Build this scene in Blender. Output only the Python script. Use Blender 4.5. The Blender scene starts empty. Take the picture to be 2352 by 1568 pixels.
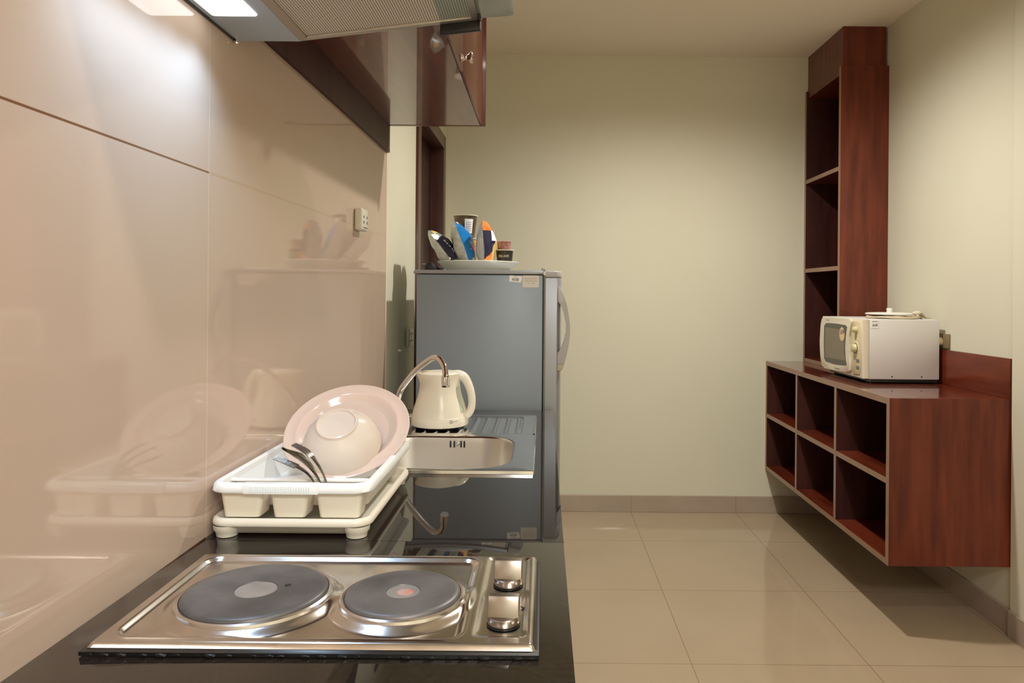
import bpy, bmesh, math, random
from mathutils import Vector, Matrix, noise
C = bpy.context.scene.collection
PI = math.pi
random.seed(7)

# ------------------------------------------------------------------ helpers
def obj(name, bm, mats, parent=None, smooth=40):
    me = bpy.data.meshes.new(name)
    bmesh.ops.recalc_face_normals(bm, faces=bm.faces)
    bm.to_mesh(me); bm.free()
    if not isinstance(mats, (list, tuple)): mats = [mats]
    for m in mats: me.materials.append(m)
    o = bpy.data.objects.new(name, me); C.objects.link(o)
    if smooth:
        for p in me.polygons: p.use_smooth = True
        me.set_sharp_from_angle(angle=math.radians(smooth))
    if parent is not None:
        off = Vector(parent.location)
        q = parent.parent
        while q is not None:
            off += Vector(q.location); q = q.parent
        me.transform(Matrix.Translation(-off))
        o.parent = parent
    return o

def tag(o, label, cat, group=None):
    o['label'] = label; o['category'] = cat
    if group: o['group'] = group
    return o

def thing(name, label, cat, loc=(0, 0, 0), group=None):
    o = bpy.data.objects.new(name, None); C.objects.link(o)
    o.location = loc; o.empty_display_size = .05
    return tag(o, label, cat, group)

def struct(name, bm, m, smooth=0, label=None):
    o = obj(name, bm, m, None, smooth); o['kind'] = 'structure'
    if label: o['label'] = label
    return o

def box(bm, x0, x1, y0, y1, z0, z1, bev=0, seg=2, mi=0):
    vs = [bm.verts.new((x, y, z)) for x in (x0, x1) for y in (y0, y1) for z in (z0, z1)]
    fs = [(0, 1, 3, 2), (4, 6, 7, 5), (0, 4, 5, 1), (2, 3, 7, 6), (0, 2, 6, 4), (1, 5, 7, 3)]
    faces = [bm.faces.new([vs[i] for i in f]) for f in fs]
    for f in faces: f.material_index = mi
    if bev:
        es = list({e for f in faces for e in f.edges})
        bmesh.ops.bevel(bm, geom=es, offset=bev, segments=seg, affect='EDGES', profile=.5)
    return bm

def B(*a, **k):
    return box(bmesh.new(), *a, **k)

def prism(bm, pts, axis, a0, a1, bev=0, seg=2, mi=0):
    """closed outline pts (2-D) extruded along axis; axis x: pts=(y,z), y: (x,z), z: (x,y)"""
    def mk(p, a):
        if axis == 'x': return (a, p[0], p[1])
        if axis == 'y': return (p[0], a, p[1])
        return (p[0], p[1], a)
    A = [bm.verts.new(mk(p, a0)) for p in pts]; D = [bm.verts.new(mk(p, a1)) for p in pts]
    n = len(pts); fs = [bm.faces.new(A), bm.faces.new(D)]
    for i in range(n): fs.append(bm.faces.new((A[i], A[(i+1) % n], D[(i+1) % n], D[i])))
    for f in fs: f.material_index = mi
    if bev:
        es = list({e for f in fs[:2] for e in f.edges})
        bmesh.ops.bevel(bm, geom=es, offset=bev, segments=seg, affect='EDGES', profile=.5)
    return bm

def loft(bm, loops, cap0=True, cap1=True, mi=0, closed=False):
    R = [[bm.verts.new(p) for p in l] for l in loops]
    n = len(R[0]); m = len(R)
    for k in range(m if closed else m-1):
        a, b = R[k], R[(k+1) % m]
        for i in range(n):
            f = bm.faces.new((a[i], a[(i+1) % n], b[(i+1) % n], b[i])); f.material_index = mi
    if not closed:
        if cap0: bm.faces.new(R[0][::-1]).material_index = mi
        if cap1: bm.faces.new(R[-1]).material_index = mi
    return bm

def rr(x0, x1, y0, y1, r, n=6):
    out = []
    for cx, cy, a in ((x1-r, y1-r, 0), (x0+r, y1-r, 90), (x0+r, y0+r, 180), (x1-r, y0+r, 270)):
        for i in range(n+1):
            t = math.radians(a + 90*i/n)
            out.append((cx+r*math.cos(t), cy+r*math.sin(t)))
    return out
def rz(loop, z): return [(x, y, z) for x, y in loop]

def lathe(bm, prof, c=(0, 0, 0), n=48, mi=0, M=None, sx=1, sy=1):
    """prof = [(r,z)...]; r=0 ends make poles"""
    rings = []
    M = M or Matrix.Identity(4)
    for r, z in prof:
        if r < 1e-6:
            rings.append([bm.verts.new(M @ Vector((c[0], c[1], c[2]+z)))])
        else:
            rings.append([bm.verts.new(M @ Vector((c[0]+sx*r*math.cos(2*PI*i/n), c[1]+sy*r*math.sin(2*PI*i/n), c[2]+z))) for i in range(n)])
    for a, b in zip(rings, rings[1:]):
        if len(a) == 1 and len(b) == 1: continue
        for i in range(n):
            j = (i+1) % n
            if len(a) == 1: f = bm.faces.new((a[0], b[i], b[j]))
            elif len(b) == 1: f = bm.faces.new((a[i], a[j], b[0]))
            else: f = bm.faces.new((a[i], a[j], b[j], b[i]))
            f.material_index = mi
    return bm

def smooth_path(pts, k=8):
    P = [Vector(p) for p in pts]; out = []
    for i in range(len(P)-1):
        p0 = P[max(i-1, 0)]; p1 = P[i]; p2 = P[i+1]; p3 = P[min(i+2, len(P)-1)]
        for j in range(k):
            t = j/k
            out.append(.5*((2*p1)+(p2-p0)*t+(2*p0-5*p1+4*p2-p3)*t*t+(3*p1-p0-3*p2+p3)*t**3))
    out.append(P[-1]); return out

def tube(bm, pts, r, n=10, k=8, mi=0, flat=1.0, up=Vector((0, 1, 0))):
    """r number or list over pts; flat scales the second axis"""
    S = smooth_path(pts, k) if k else [Vector(p) for p in pts]
    m = len(S); loops = []
    if isinstance(r, (int, float)): R = [r]*m
    else:
        R = []
        for i in range(m):
            t = i/(m-1)*(len(r)-1); a = int(min(t, len(r)-2)); R.append(r[a]+(r[a+1]-r[a])*(t-a))
    ref = Vector(up)
    for i, p in enumerate(S):
        t = (S[min(i+1, m-1)]-S[max(i-1, 0)]).normalized()
        s = ref - t*ref.dot(t)
        if s.length < 1e-4: s = t.orthogonal()
        s.normalize(); u = t.cross(s); ref = s
        loops.append([tuple(p+s*R[i]*flat*math.cos(2*PI*q/n)+u*R[i]*math.sin(2*PI*q/n)) for q in range(n)])
    return loft(bm, loops, mi=mi)

def text_bm(s, size, M, thick=.0004, space=1.0, mi=0, bm=None):
    """letters as mesh: x along text, y up, placed by matrix M"""
    cu = bpy.data.curves.new('letters', 'FONT'); cu.body = s; cu.size = size; cu.align_x = 'CENTER'; cu.align_y = 'CENTER'
    cu.extrude = thick; cu.space_character = space; cu.resolution_u = 3
    t = bpy.data.objects.new('letters', cu); C.objects.link(t)
    dg = bpy.context.evaluated_depsgraph_get(); dg.update()
    me = bpy.data.meshes.new_from_object(t.evaluated_get(dg))
    bpy.data.objects.remove(t); bpy.data.curves.remove(cu)
    me.transform(M)
    bm = bm or bmesh.new(); n0 = len(bm.faces)
    bm.from_mesh(me); bpy.data.meshes.remove(me)
    bm.faces.ensure_lookup_table()
    for f in bm.faces[n0:]: f.material_index = mi
    return bm
def face_front(x, y, z, rot=0):   # text that faces -Y
    return Matrix.Translation((x, y, z)) @ Matrix.Rotation(PI/2, 4, 'X') @ Matrix.Rotation(rot, 4, 'Z')
def face_left(x, y, z):           # text that faces -X
    return Matrix.Translation((x, y, z)) @ Matrix(((0, 0, -1, 0), (-1, 0, 0, 0), (0, 1, 0, 0), (0, 0, 0, 1)))

# ------------------------------------------------------------------ materials
def mat(name, col, rough=.5, metal=0, spec=.5, coat=0, coat_r=.05, bump=None, var=None, emit=None, estr=0, scale=(1, 1, 1), aniso=0, ior=1.5, sss=0):
    """var=(colour2, noise scale, detail); bump=(noise scale, strength, distance)"""
    m = bpy.data.materials.new(name); m.use_nodes = True
    nt = m.node_tree; N = nt.nodes; L = nt.links; p = N['Principled BSDF']
    p.inputs['Base Color'].default_value = (*col, 1); p.inputs['Roughness'].default_value = rough
    p.inputs['Metallic'].default_value = metal; p.inputs['Specular IOR Level'].default_value = spec
    p.inputs['Coat Weight'].default_value = coat; p.inputs['Coat Roughness'].default_value = coat_r
    p.inputs['IOR'].default_value = ior
    if sss:
        p.inputs['Subsurface Weight'].default_value = sss; p.inputs['Subsurface Scale'].default_value = .01
    if emit:
        p.inputs['Emission Color'].default_value = (*emit, 1); p.inputs['Emission Strength'].default_value = estr
    tc = N.new('ShaderNodeTexCoord'); mp = N.new('ShaderNodeMapping'); mp.inputs['Scale'].default_value = scale
    L.new(tc.outputs['Object'], mp.inputs['Vector'])
    if var:
        nz = N.new('ShaderNodeTexNoise'); nz.inputs['Scale'].default_value = var[1]; nz.inputs['Detail'].default_value = var[2]
        L.new(mp.outputs['Vector'], nz.inputs['Vector'])
        rp = N.new('ShaderNodeValToRGB'); rp.color_ramp.elements[0].position = .32; rp.color_ramp.elements[1].position = .68
        rp.color_ramp.elements[0].color = (*col, 1); rp.color_ramp.elements[1].color = (*var[0], 1)
        L.new(nz.outputs['Fac'], rp.inputs['Fac']); L.new(rp.outputs['Color'], p.inputs['Base Color'])
    if bump:
        nb = N.new('ShaderNodeTexNoise'); nb.inputs['Scale'].default_value = bump[0]; nb.inputs['Detail'].default_value = 3
        L.new(mp.outputs['Vector'], nb.inputs['Vector'])
        b = N.new('ShaderNodeBump'); b.inputs['Strength'].default_value = bump[1]; b.inputs['Distance'].default_value = bump[2]
        L.new(nb.outputs['Fac'], b.inputs['Height']); L.new(b.outputs['Normal'], p.inputs['Normal'])
    return m

def grid_lines(m, axes, base_idx='Base Color'):
    """darken thin joint lines: axes = [(component, offset, pitch, half width, colour)]"""
    nt = m.node_tree; N = nt.nodes; L = nt.links; p = N['Principled BSDF']
    tc = [n for n in N if n.type == 'TEX_COORD'][0]
    sp = N.new('ShaderNodeSeparateXYZ'); L.new(tc.outputs['Object'], sp.inputs[0])
    lk = p.inputs[base_idx].links
    cur = lk[0].from_socket if lk else None
    for comp, off, pitch, hw, col, *beyond in axes:
        def mth(op, a, b=None):
            n = N.new('ShaderNodeMath'); n.operation = op
            for i, v in enumerate((a, b)):
                if v is None: continue
                if isinstance(v, (int, float)): n.inputs[i].default_value = v
                else: L.new(v, n.inputs[i])
            return n.outputs[0]
        v = mth('SUBTRACT', sp.outputs[comp], off - pitch/2)
        v = mth('MODULO', mth('ADD', v, pitch*50), pitch)
        v = mth('ABSOLUTE', mth('SUBTRACT', v, pitch/2))
        v = mth('LESS_THAN', v, hw)
        if beyond: v = mth('MULTIPLY', v, mth('GREATER_THAN', sp.outputs[1], beyond[0]))
        mx = N.new('ShaderNodeMix'); mx.data_type = 'RGBA'
        L.new(v, mx.inputs['Factor'])
        if cur is None: mx.inputs['A'].default_value = p.inputs[base_idx].default_value
        else: L.new(cur, mx.inputs['A'])
        mx.inputs['B'].default_value = (*col, 1)
        cur = mx.outputs['Result']
    L.new(cur, p.inputs[base_idx])

M = {}
M['paint'] = mat('cream_paint', (.655, .635, .50), .55, spec=.3, bump=(60, .04, .002), var=((.68, .66, .525), 1.2, 3))
M['ceil'] = mat('ceiling_paint', (.84, .76, .66), .8, spec=.2)
M['tile'] = mat('wall_tile', (.54, .412, .322), .055, spec=.75, var=((.565, .43, .342), 1.6, 4))
grid_lines(M['tile'], [(1, 1.2, 1.2, .0010, (.66, .54, .42)), (2, 1.456, .606, .0016, (.20, .10, .05)), (2, 1.456, .606, .0014, (.55, .40, .26), 1.2)])
M['floor'] = mat('floor_tile', (.40, .31, .205), .09, spec=.5, var=((.43, .335, .225), 2.5, 5))
grid_lines(M['floor'], [(0, .517, .607, .0018, (.27, .19, .11)), (1, 2.468, .615, .0018, (.27, .19, .11))])
M['base'] = mat('skirting_tile', (.37, .295, .23), .15, var=((.41, .325, .255), 4, 4))
grid_lines(M['base'], [(0, .517, .607, .0012, (.24, .17, .11)), (1, 2.468, .615, .0012, (.24, .17, .11))])
M['tile_edge'] = mat('tile_cut_edge', (.8, .74, .58), .6)
W1, W2 = (.085, .0125, .0045), (.165, .031, .012)
M['wood'] = mat('mahogany_veneer', W1, .3, spec=.35, coat=.28, coat_r=.08, var=(W2, 3.2, 6), scale=(9, 9, .9))
M['wood_h'] = mat('mahogany_veneer_across', W1, .28, spec=.4, coat=.35, coat_r=.06, var=(W2, 3.2, 6), scale=(9, .9, 9))
M['lacquer'] = mat('polished_mahogany_top', W1, .28, spec=.4, coat=.9, coat_r=.035, var=(W2, 3.2, 6), scale=(9, .9, 9))
M['wood_edge'] = mat('mahogany_edge_sheen', (.27, .15, .095), .4, coat=.4, coat_r=.15, var=((.31, .175, .11), 6, 4))  # reflected light on the front edges put into a paler base colour
M['wood_shaded'] = mat('mahogany_shaded_copy', (.035, .009, .007), .5, spec=.3, var=((.065, .017, .012), 3.2, 6), scale=(9, 9, .9))  # darker, uncoated copy of the veneer with the shade put into its colour
M['door'] = mat('dark_door_wood', (.032, .009, .007), .35, coat=.4, coat_r=.12, var=((.055, .015, .010), 3, 6), scale=(9, 9, .9))
M['door_frame'] = mat('brown_door_frame', (.055, .019, .013), .35, coat=.3, coat_r=.12, var=((.085, .030, .020), 3, 6), scale=(9, 9, .9))
M['granite'] = mat('polished_black_stone', (.010, .0085, .007), .025, spec=.62, ior=1.55, var=((.022, .016, .012), 180, 2))
M['steel'] = mat('stainless_steel', (.68, .66, .63), .2, metal=1, var=((.76, .74, .71), 8, 4), scale=(1, 6, 1))
M['steel_worn'] = mat('worn_stainless_steel', (.60, .56, .51), .19, metal=1, var=((.78, .75, .70), 14, 6), bump=(40, .03, .002))
M['sink'] = mat('sink_steel', (.72, .71, .70), .15, metal=1, bump=(25, .02, .002))
M['bowl_steel'] = mat('brushed_bowl_steel', (.72, .69, .65), .30, metal=1)
M['chrome'] = mat('chrome', (.80, .79, .77), .06, metal=1)
M['iron'] = mat('cast_iron_plate', (.070, .067, .066), .42, metal=.35, var=((.165, .155, .15), 14, 7), bump=(120, .06, .001))
M['iron_mid'] = mat('hotplate_centre', (.36, .35, .34), .35, metal=.6, var=((.46, .45, .44), 40, 4))
M['red_dot'] = mat('worn_red_paint', (.55, .17, .11), .5, var=((.40, .33, .30), 60, 4))
M['black'] = mat('black_rubber', (.006, .006, .006), .35)
M['blackgap'] = mat('black_plastic', (.004, .004, .004), .5)
M['white_plastic'] = mat('white_plastic', (.88, .89, .88), .28, sss=.15)
M['ivory_plastic'] = mat('ivory_plastic', (.86, .80, .68), .3, sss=.2)
M['cream_plastic'] = mat('cream_kettle_plastic', (.82, .77, .64), .25, sss=.1)
M['cream_light'] = mat('light_cream_plastic', (.82, .78, .67), .25, sss=.1)
M['gauge'] = mat('green_tinted_window', (.50, .57, .44), .15)
M['pink'] = mat('pink_melamine', (.70, .55, .465), .13, spec=.5, sss=.15)
M['bowl'] = mat('pale_pink_bowl', (.72, .61, .52), .12, spec=.5, sss=.2)
M['knob'] = mat('brushed_knob_steel', (.33, .29, .25), .3, metal=1)
M['cutlery'] = mat('cutlery_steel', (.30, .29, .27), .18, metal=1)
M['fridge'] = mat('grey_fridge_paint', (.235, .28, .325), .42, metal=.15, spec=.5, bump=(300, .03, .001))
M['fridge_door'] = mat('silver_fridge_door', (.30, .315, .34), .3, metal=.3)
M['fridge_light'] = mat('light_grey_plastic', (.42, .41, .41), .35)
M['gasket'] = mat('beige_gasket', (.45, .40, .29), .5)
M['paper'] = mat('white_paper', (.88, .89, .88), .6)
M['paper2'] = mat('ivory_note', (.70, .68, .62), .6)
M['ink'] = mat('black_ink', (.01, .01, .012), .5)
M['ink_red'] = mat('faded_red_ink', (.42, .27, .22), .6)
M['ink_grey'] = mat('grey_ink', (.25, .25, .23), .6)
M['plate_white'] = mat('white_porcelain', (.80, .82, .73), .2)
M['hood'] = mat('hood_sheet_steel', (.46, .52, .58), .45, metal=.25)
M['hood_frame'] = mat('hood_aluminium', (.55, .50, .43), .35, metal=.8)
M['lamp'] = mat('hood_lamp_cover', (.9, .9, .9), .4, emit=(.92, .96, 1), estr=3)
M['mw_white'] = mat('microwave_white_enamel', (.66, .645, .615), .4, bump=(400, .02, .001))
M['mw_front'] = mat('microwave_ivory_front', (.74, .68, .54), .35)
M['mw_panel'] = mat('microwave_yellowed_panel', (.66, .56, .34), .35)
M['mw_knob'] = mat('microwave_olive_knob', (.55, .52, .27), .35)
M['mw_glass'] = mat('microwave_window', (.075, .075, .06), .1)
M['mw_glass2'] = mat('microwave_window_mesh', (.20, .165, .11), .25)
M['dark_label'] = mat('slate_label', (.14, .15, .19), .4)
M['cable'] = mat('beige_cable', (.50, .42, .29), .5)
M['sockets'] = mat('socket_ivory', (.72, .70, .58), .3)
M['hole'] = mat('socket_hole', (.03, .025, .02), .6)
M['old_socket'] = mat('brown_socket_plate', (.20, .15, .08), .4)
M['foil'] = mat('silver_grey_foil', (.50, .50, .45), .35, var=((.66, .66, .61), 60, 3), bump=(70, .8, .006))
M['foil_green'] = mat('grey_green_foil', (.24, .28, .25), .3, metal=.3, bump=(80, .3, .004))
M['navy'] = mat('navy_foil', (.018, .018, .055), .2, bump=(70, .25, .004))
M['blue'] = mat('sky_blue_foil', (.005, .17, .48), .2, bump=(60, .3, .005))
M['orange'] = mat('orange_foil', (.75, .17, .025), .25, var=((.85, .28, .06), 50, 2), bump=(70, .3, .004))
M['gold'] = mat('golden_print', (.62, .42, .10), .3, var=((.75, .55, .2), 90, 2))
M['red'] = mat('red_print', (.50, .07, .04), .3)
M['tan'] = mat('tan_print', (.75, .55, .30), .35)
M['cup_dark'] = mat('dark_brown_cup', (.045, .033, .020), .35, var=((.16, .10, .04), 45, 4))
M['cup_black'] = mat('black_coffee_cup', (.022, .019, .015), .35)
M['cup_rim'] = mat('paper_cup_rim', (.72, .66, .52), .45)
M['cup_print'] = mat('noodle_cup_print', (.45, .10, .03), .35, var=((.75, .5, .12), 70, 3))
M['rose'] = mat('rose_tub', (.20, .075, .07), .3, var=((.42, .2, .19), 80, 3))
M['rose_lid'] = mat('rose_lid', (.60, .30, .28), .3)
M['bulb'] = mat('white_lid', (.72, .72, .66), .3)

# perforated filter of the hood
def perforated(name, base, hole, pitch):
    m = mat(name, base, .45, metal=.25)
    nt = m.node_tree; N = nt.nodes; L = nt.links; p = N['Principled BSDF']
    tc = [n for n in N if n.type == 'TEX_COORD'][0]
    sp = N.new('ShaderNodeSeparateXYZ'); L.new(tc.outputs['Object'], sp.inputs[0])
    def mth(op, a, b=None):
        n = N.new('ShaderNodeMath'); n.operation = op
        for i, v in enumerate((a, b)):
            if v is None: continue
            if isinstance(v, (int, float)): n.inputs[i].default_value = v
            else: L.new(v, n.inputs[i])
        return n.outputs[0]
    k = 2*PI/pitch
    s = mth('MULTIPLY', mth('SINE', mth('MULTIPLY', mth('ADD', sp.outputs[0], sp.outputs[1]), k*.7071)),
            mth('SINE', mth('MULTIPLY', mth('SUBTRACT', sp.outputs[0], sp.outputs[1]), k*.7071)))
    f = mth('GREATER_THAN', s, .12)
    mx = N.new('ShaderNodeMix'); mx.data_type = 'RGBA'
    mx.inputs['A'].default_value = (*base, 1); mx.inputs['B'].default_value = (*hole, 1)
    L.new(f, mx.inputs['Factor']); L.new(mx.outputs['Result'], p.inputs['Base Color'])
    return m
M['filter'] = perforated('perforated_filter', (.80, .72, .62), (.12, .10, .085), .006)
M['filter_green'] = perforated('perforated_filter_behind_glass', (.44, .48, .42), (.09, .10, .085), .006)
gl = bpy.data.materials.new('grey_green_glass'); gl.use_nodes = True
g = gl.node_tree.nodes['Principled BSDF']; g.inputs['Base Color'].default_value = (.26, .29, .26, 1)
g.inputs['Roughness'].default_value = .15; g.inputs['Transmission Weight'].default_value = .3; g.inputs['IOR'].default_value = 1.3
M['glass'] = gl

# ------------------------------------------------------------------ the room
XL, XR, YB, YR, ZC = -.563, 1.757, 4.195, -2.2, 2.643
struct('floor', B(XL-.3, XR+.1, YR-.1, YB+.1, -.08, 0), M['floor'])
struct('ceiling', B(XL-.3, XR+.1, YR-.1, YB+.1, ZC, ZC+.08), M['ceil'])
struct('wall_back', B(XL-.3, XR+.1, YB, YB+.1, 0, ZC), M['paint'])
struct('wall_rear', B(XL-.3, XR+.1, YR-.1, YR, 0, ZC), M['paint'])
# left wall with the door opening cut out
D0, D1, DZ = 3.165, 4.045, 2.128
bm = bmesh.new()
box(bm, XL-.12, XL, YR, D0, 0, ZC); box(bm, XL-.12, XL, D0, D1, DZ, ZC); box(bm, XL-.12, XL, D1, YB, 0, ZC)
struct('wall_left', bm, M['paint'])
# right wall: the stretch near the camera stands 14 mm proud up to the top of the splashboard
bm = bmesh.new(); box(bm, XR, XR+.1, YR, YB, 0, ZC); box(bm, XR-.010, XR, YR, 2.69, 0, ZC)
struct('wall_right', bm, M['paint'])
bm = B(XL, XL+.006, YR, 2.555, .85, ZC-.001); box(bm, XL+.0005, XL+.0065, 2.555, 2.563, .85, ZC-.001, mi=1)
struct('trim_1', bm, [M['tile'], M['tile_edge']], label='glossy beige tile cladding on the left wall above the counter')
struct('baseboard_back', B(XL, XR, YB-.012, YB, 0, .096, .002), M['base'])
bm = bmesh.new(); box(bm, XR-.010, XR, 2.692, YB-.012, 0, .096, .002); box(bm, XR-.020, XR-.010, YR, 2.69, 0, .096, .002)
struct('baseboard_right', bm, M['base'])
struct('baseboard_left', B(XL, XL+.012, 2.565, D0-.001, 0, .096, .002), M['base'])

# door in the left wall: casing, recessed leaf
dr = thing('door_1', 'dark wooden door in a brown frame behind the grey refrigerator', 'door', (XL, (D0+D1)/2, 0))
dr['kind'] = 'structure'
bm = bmesh.new()
for y0, y1 in ((D0, D0+.075), (D1-.075, D1)): box(bm, XL-.11, XL+.012, y0, y1, 0, DZ, .004)
box(bm, XL-.11, XL+.012, D0+.0751, D1-.0751, DZ-.075, DZ, .004)
obj('door_frame', bm, M['door_frame'], dr)
bm = B(XL-.10, XL-.06, D0+.076, D1-.076, .01, DZ-.076, .003)
for z0, z1 in ((.15, .95), (1.08, 1.95)): box(bm, XL-.0601, XL-.052, D0+.19, D1-.19, z0, z1, .006)
obj('door_leaf', bm, M['door'], dr)

# ------------------------------------------------------------------ worktop, base cabinet
X0, X1 = XL+.006, .037
wt = thing('worktop', 'long polished black stone worktop along the tiled left wall', 'worktop', (-.26, 1.2, .80))
bm = bmesh.new()
hx0, hx1, hy0, hy1 = -.47, -.06, 1.66, 2.05
def slab(bm, xs, ys, hole, ztop, zb):
    V = {}
    def v(i, j, z):
        if (i, j, z) not in V: V[(i, j, z)] = bm.verts.new((xs[i], ys[j], z if z is zb else z))
        return V[(i, j, z)]
    nx, ny = len(xs)-1, len(ys)-1
    solid = lambda i, j: 0 <= i < nx and 0 <= j < ny and (i, j) != hole
    for i in range(nx):
        for j in range(ny):
            if not solid(i, j): continue
            for z in (ztop, zb): bm.faces.new((v(i, j, z), v(i+1, j, z), v(i+1, j+1, z), v(i, j+1, z)))
            for di, dj, a, b in ((-1, 0, (i, j), (i, j+1)), (1, 0, (i+1, j), (i+1, j+1)), (0, -1, (i, j), (i+1, j)), (0, 1, (i, j+1), (i+1, j+1))):
                if not solid(i+di, j+dj): bm.faces.new((v(*a, ztop), v(*b, ztop), v(*b, zb), v(*a, zb)))
slab(bm, [X0, hx0, hx1, X1], [1.192, hy0, hy1, 2.541], (1, 1), .85, .81)
obj('far_slab', bm, M['granite'], wt)
# near slab: laid a hair out of level, so it mirrors the room a little lower
bm = bmesh.new()
prism(bm, [(1.1915, .81), (1.1915, .8498), (.55, .8565), (-.6, .8565), (-.6, .81)], 'x', X0, X1, .0015)
obj('near_slab', bm, M['granite'], wt)
bc = thing('base_cabinet', 'dark wooden base cabinet carrying the black stone worktop', 'cabinet', (-.28, 1.0, 0))
bm = bmesh.new()
box(bm, X0+.005, -.04, -.6, 2.52, .0, .09)
box(bm, X0+.005, 0, -.6, 2.52, .0905, .11)
for y in (-.6, .2, 1.0, 1.56, 2.502): box(bm, X0+.005, 0, y, y+.018, .1105, .8095)
obj('carcass', bm, M['wood'], bc)
for y0 in (-.6, .2): obj('cabinet_door', B(.001, .019, y0+.003, y0+.797, .095, .805, .002), M['wood'], bc)
obj('cabinet_door', B(.001, .019, 1.003, 1.557, .095, .805, .002), M['wood'], bc)
obj('cabinet_door', B(.001, .019, 1.563, 2.517, .095, .805, .002), M['wood'], bc)

# ------------------------------------------------------------------ electric hob
HX0, HX1, HY0, HY1 = -.508, -.006, .809, 1.088
hob = thing('electric_hob', 'stainless steel two-plate electric hob set into the black worktop', 'hob', (-.257, .95, .853))
PL = [(-.368, .934, .0905), (-.1775, .932, .0740)]
def ss(a, b, t):
    t = min(max((t-a)/(b-a), 0), 1); return t*t*(3-2*t)
def rbox(x, y, x0, x1, y0, y1, r):       # signed distance to rounded rectangle (inside negative)
    dx = max(x0+r-x, x-(x1-r), 0); dy = max(y0+r-y, y-(y1-r), 0)
    d = math.hypot(dx, dy)
    if d > 0: return d-r
    return -min(x-x0, x1-x, y-y0, y1-y)
def hobz(x, y):
    z = .8655
    d = rbox(x, y, HX0+.017, -.092, HY0+.015, HY1-.013, .022)
    z -= .0055*ss(.004, -.007, d)
    z += .0016*ss(.006, 0, abs(d+.000))               # raised bead around the pan
    d2 = rbox(x, y, -.078, HX1-.010, HY0+.022, HY1-.006, .008)
    z -= .0030*ss(.002, -.006, d2)
    for cx, cy, r in PL:
        q = math.hypot(x-cx, y-cy)
        z += .0075*ss(r+.022, r+.004, q)
    de = min(x-HX0, HX1-x, y-HY0, HY1-y)
    z -= .006*ss(.004, 0, de)
    return z
bm = bmesh.new(); NX, NY = 200, 120
G = [[bm.verts.new((HX0+(HX1-HX0)*i/NX, HY0+(HY1-HY0)*j/NY, hobz(HX0+(HX1-HX0)*i/NX, HY0+(HY1-HY0)*j/NY))) for j in range(NY+1)] for i in range(NX+1)]
for i in range(NX):
    for j in range(NY): bm.faces.new((G[i][j], G[i+1][j], G[i+1][j+1], G[i][j+1]))
obj('steel_top', bm, M['steel_worn'], hob, smooth=70)
bm = bmesh.new()
for a in ((HX0-.004, HX1+.005, HY0-.009, HY0+.004), (HX0-.002, HX1+.002, HY1-.004, HY1+.002), (HX0-.003, HX0+.004, HY0+.0041, HY1-.0041), (HX1-.004, HX1+.005, HY0+.0041, HY1-.0041)):
    zb = [.8505+max(0, (1.1915-y))*.01045+.0003 for y in (a[2], a[3])]
    prism(bm, [(a[2], zb[0]), (a[3], zb[1]), (a[3], .8592), (a[2], .8592)], 'x', a[0], a[1], .0008)
for k in range(26):                                  # squeezed-out sealant lumps along the front
    x = HX0+.01+.49*k/25+random.uniform(-.006, .006)
    bmesh.ops.create_icosphere(bm, subdivisions=1, radius=random.uniform(.0022, .0038), matrix=Matrix.Translation((x, HY0-.008+random.uniform(-.001, .001), .8565)) @ Matrix.Diagonal((2.2, 1, .8, 1)))
obj('sealing_strip', bm, M['black'], hob)['label'] = 'black sealant squeezed out round the hob'
for n, (cx, cy, r) in enumerate(PL):
    bm = lathe(bmesh.new(), [(0, .8738), (r*.29, .8738), (r*.30, .8752), (r*.33, .8758), (r*.9, .8758), (r*.96, .8750), (r*.985, .8735), (r, .8705), (r, .866)], (cx, cy, 0), 72)
    hp = obj('hotplate', bm, M['iron'], hob); hp['label'] = 'larger dark cast hotplate' if n == 0 else 'smaller dark cast hotplate'
    obj('centre_disc', lathe(bmesh.new(), [(0, .8744), (r*.285, .8744), (r*.29, .8739)], (cx, cy, 0), 40), M['iron_mid'], hp)
    obj('steel_collar', lathe(bmesh.new(), [(r+.0005, .866), (r+.0005, .8715), (r+.003, .8722), (r+.0055, .8705), (r+.007, .864)], (cx, cy, 0), 72), M['steel'], hp)
    if n == 1:
        obj('red_mark', lathe(bmesh.new(), [(0, .8749), (.0105, .8748), (.011, .8742)], (cx+.003, cy-.002, 0), 20, sy=.9), M['red_dot'], hp)['label'] = 'worn red spot at the centre'
    else:
        obj('screw', lathe(bmesh.new(), [(0, .8763), (.004, .8762), (.0045, .8756)], (cx+.037, cy+.012, 0), 16), M['black'], hp)
for ky, rt in ((.984, -.04), (.868, -.05)):
    kx = -.0445; R = Matrix.Translation((kx, ky, 0)) @ Matrix.Rotation(rt, 4, 'Z')
    bm = lathe(bmesh.new(), [(0, .8745), (.0182, .8745), (.0192, .8735), (.0192, .866), (.0185, .8645)], (0, 0, 0), 40, M=R)
    kn = obj('control_knob', bm, M['knob'], hob); kn['label'] = 'rear steel control knob' if ky > .9 else 'front steel control knob'
    bm = prism(bmesh.new(), [(-.0085, .8745), (-.0040, .892), (-.001, .8965), (.009, .8965), (.012, .892), (.013, .8745)], 'x', -.0185, .0185, .001)
    bmesh.ops.transform(bm, matrix=R, verts=bm.verts)
    obj('grip', bm, M['knob'], kn)
    obj('shadow_ring', lathe(bmesh.new(), [(.0175, .8646), (.0202, .8646), (.0202, .8634), (.0175, .8634)], (kx, ky, 0), 32), M['black'], kn)
def merge(bm, b2):
    t = bpy.data.meshes.new('t'); b2.to_mesh(t); b2.free(); bm.from_mesh(t); bpy.data.meshes.remove(t)
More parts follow.
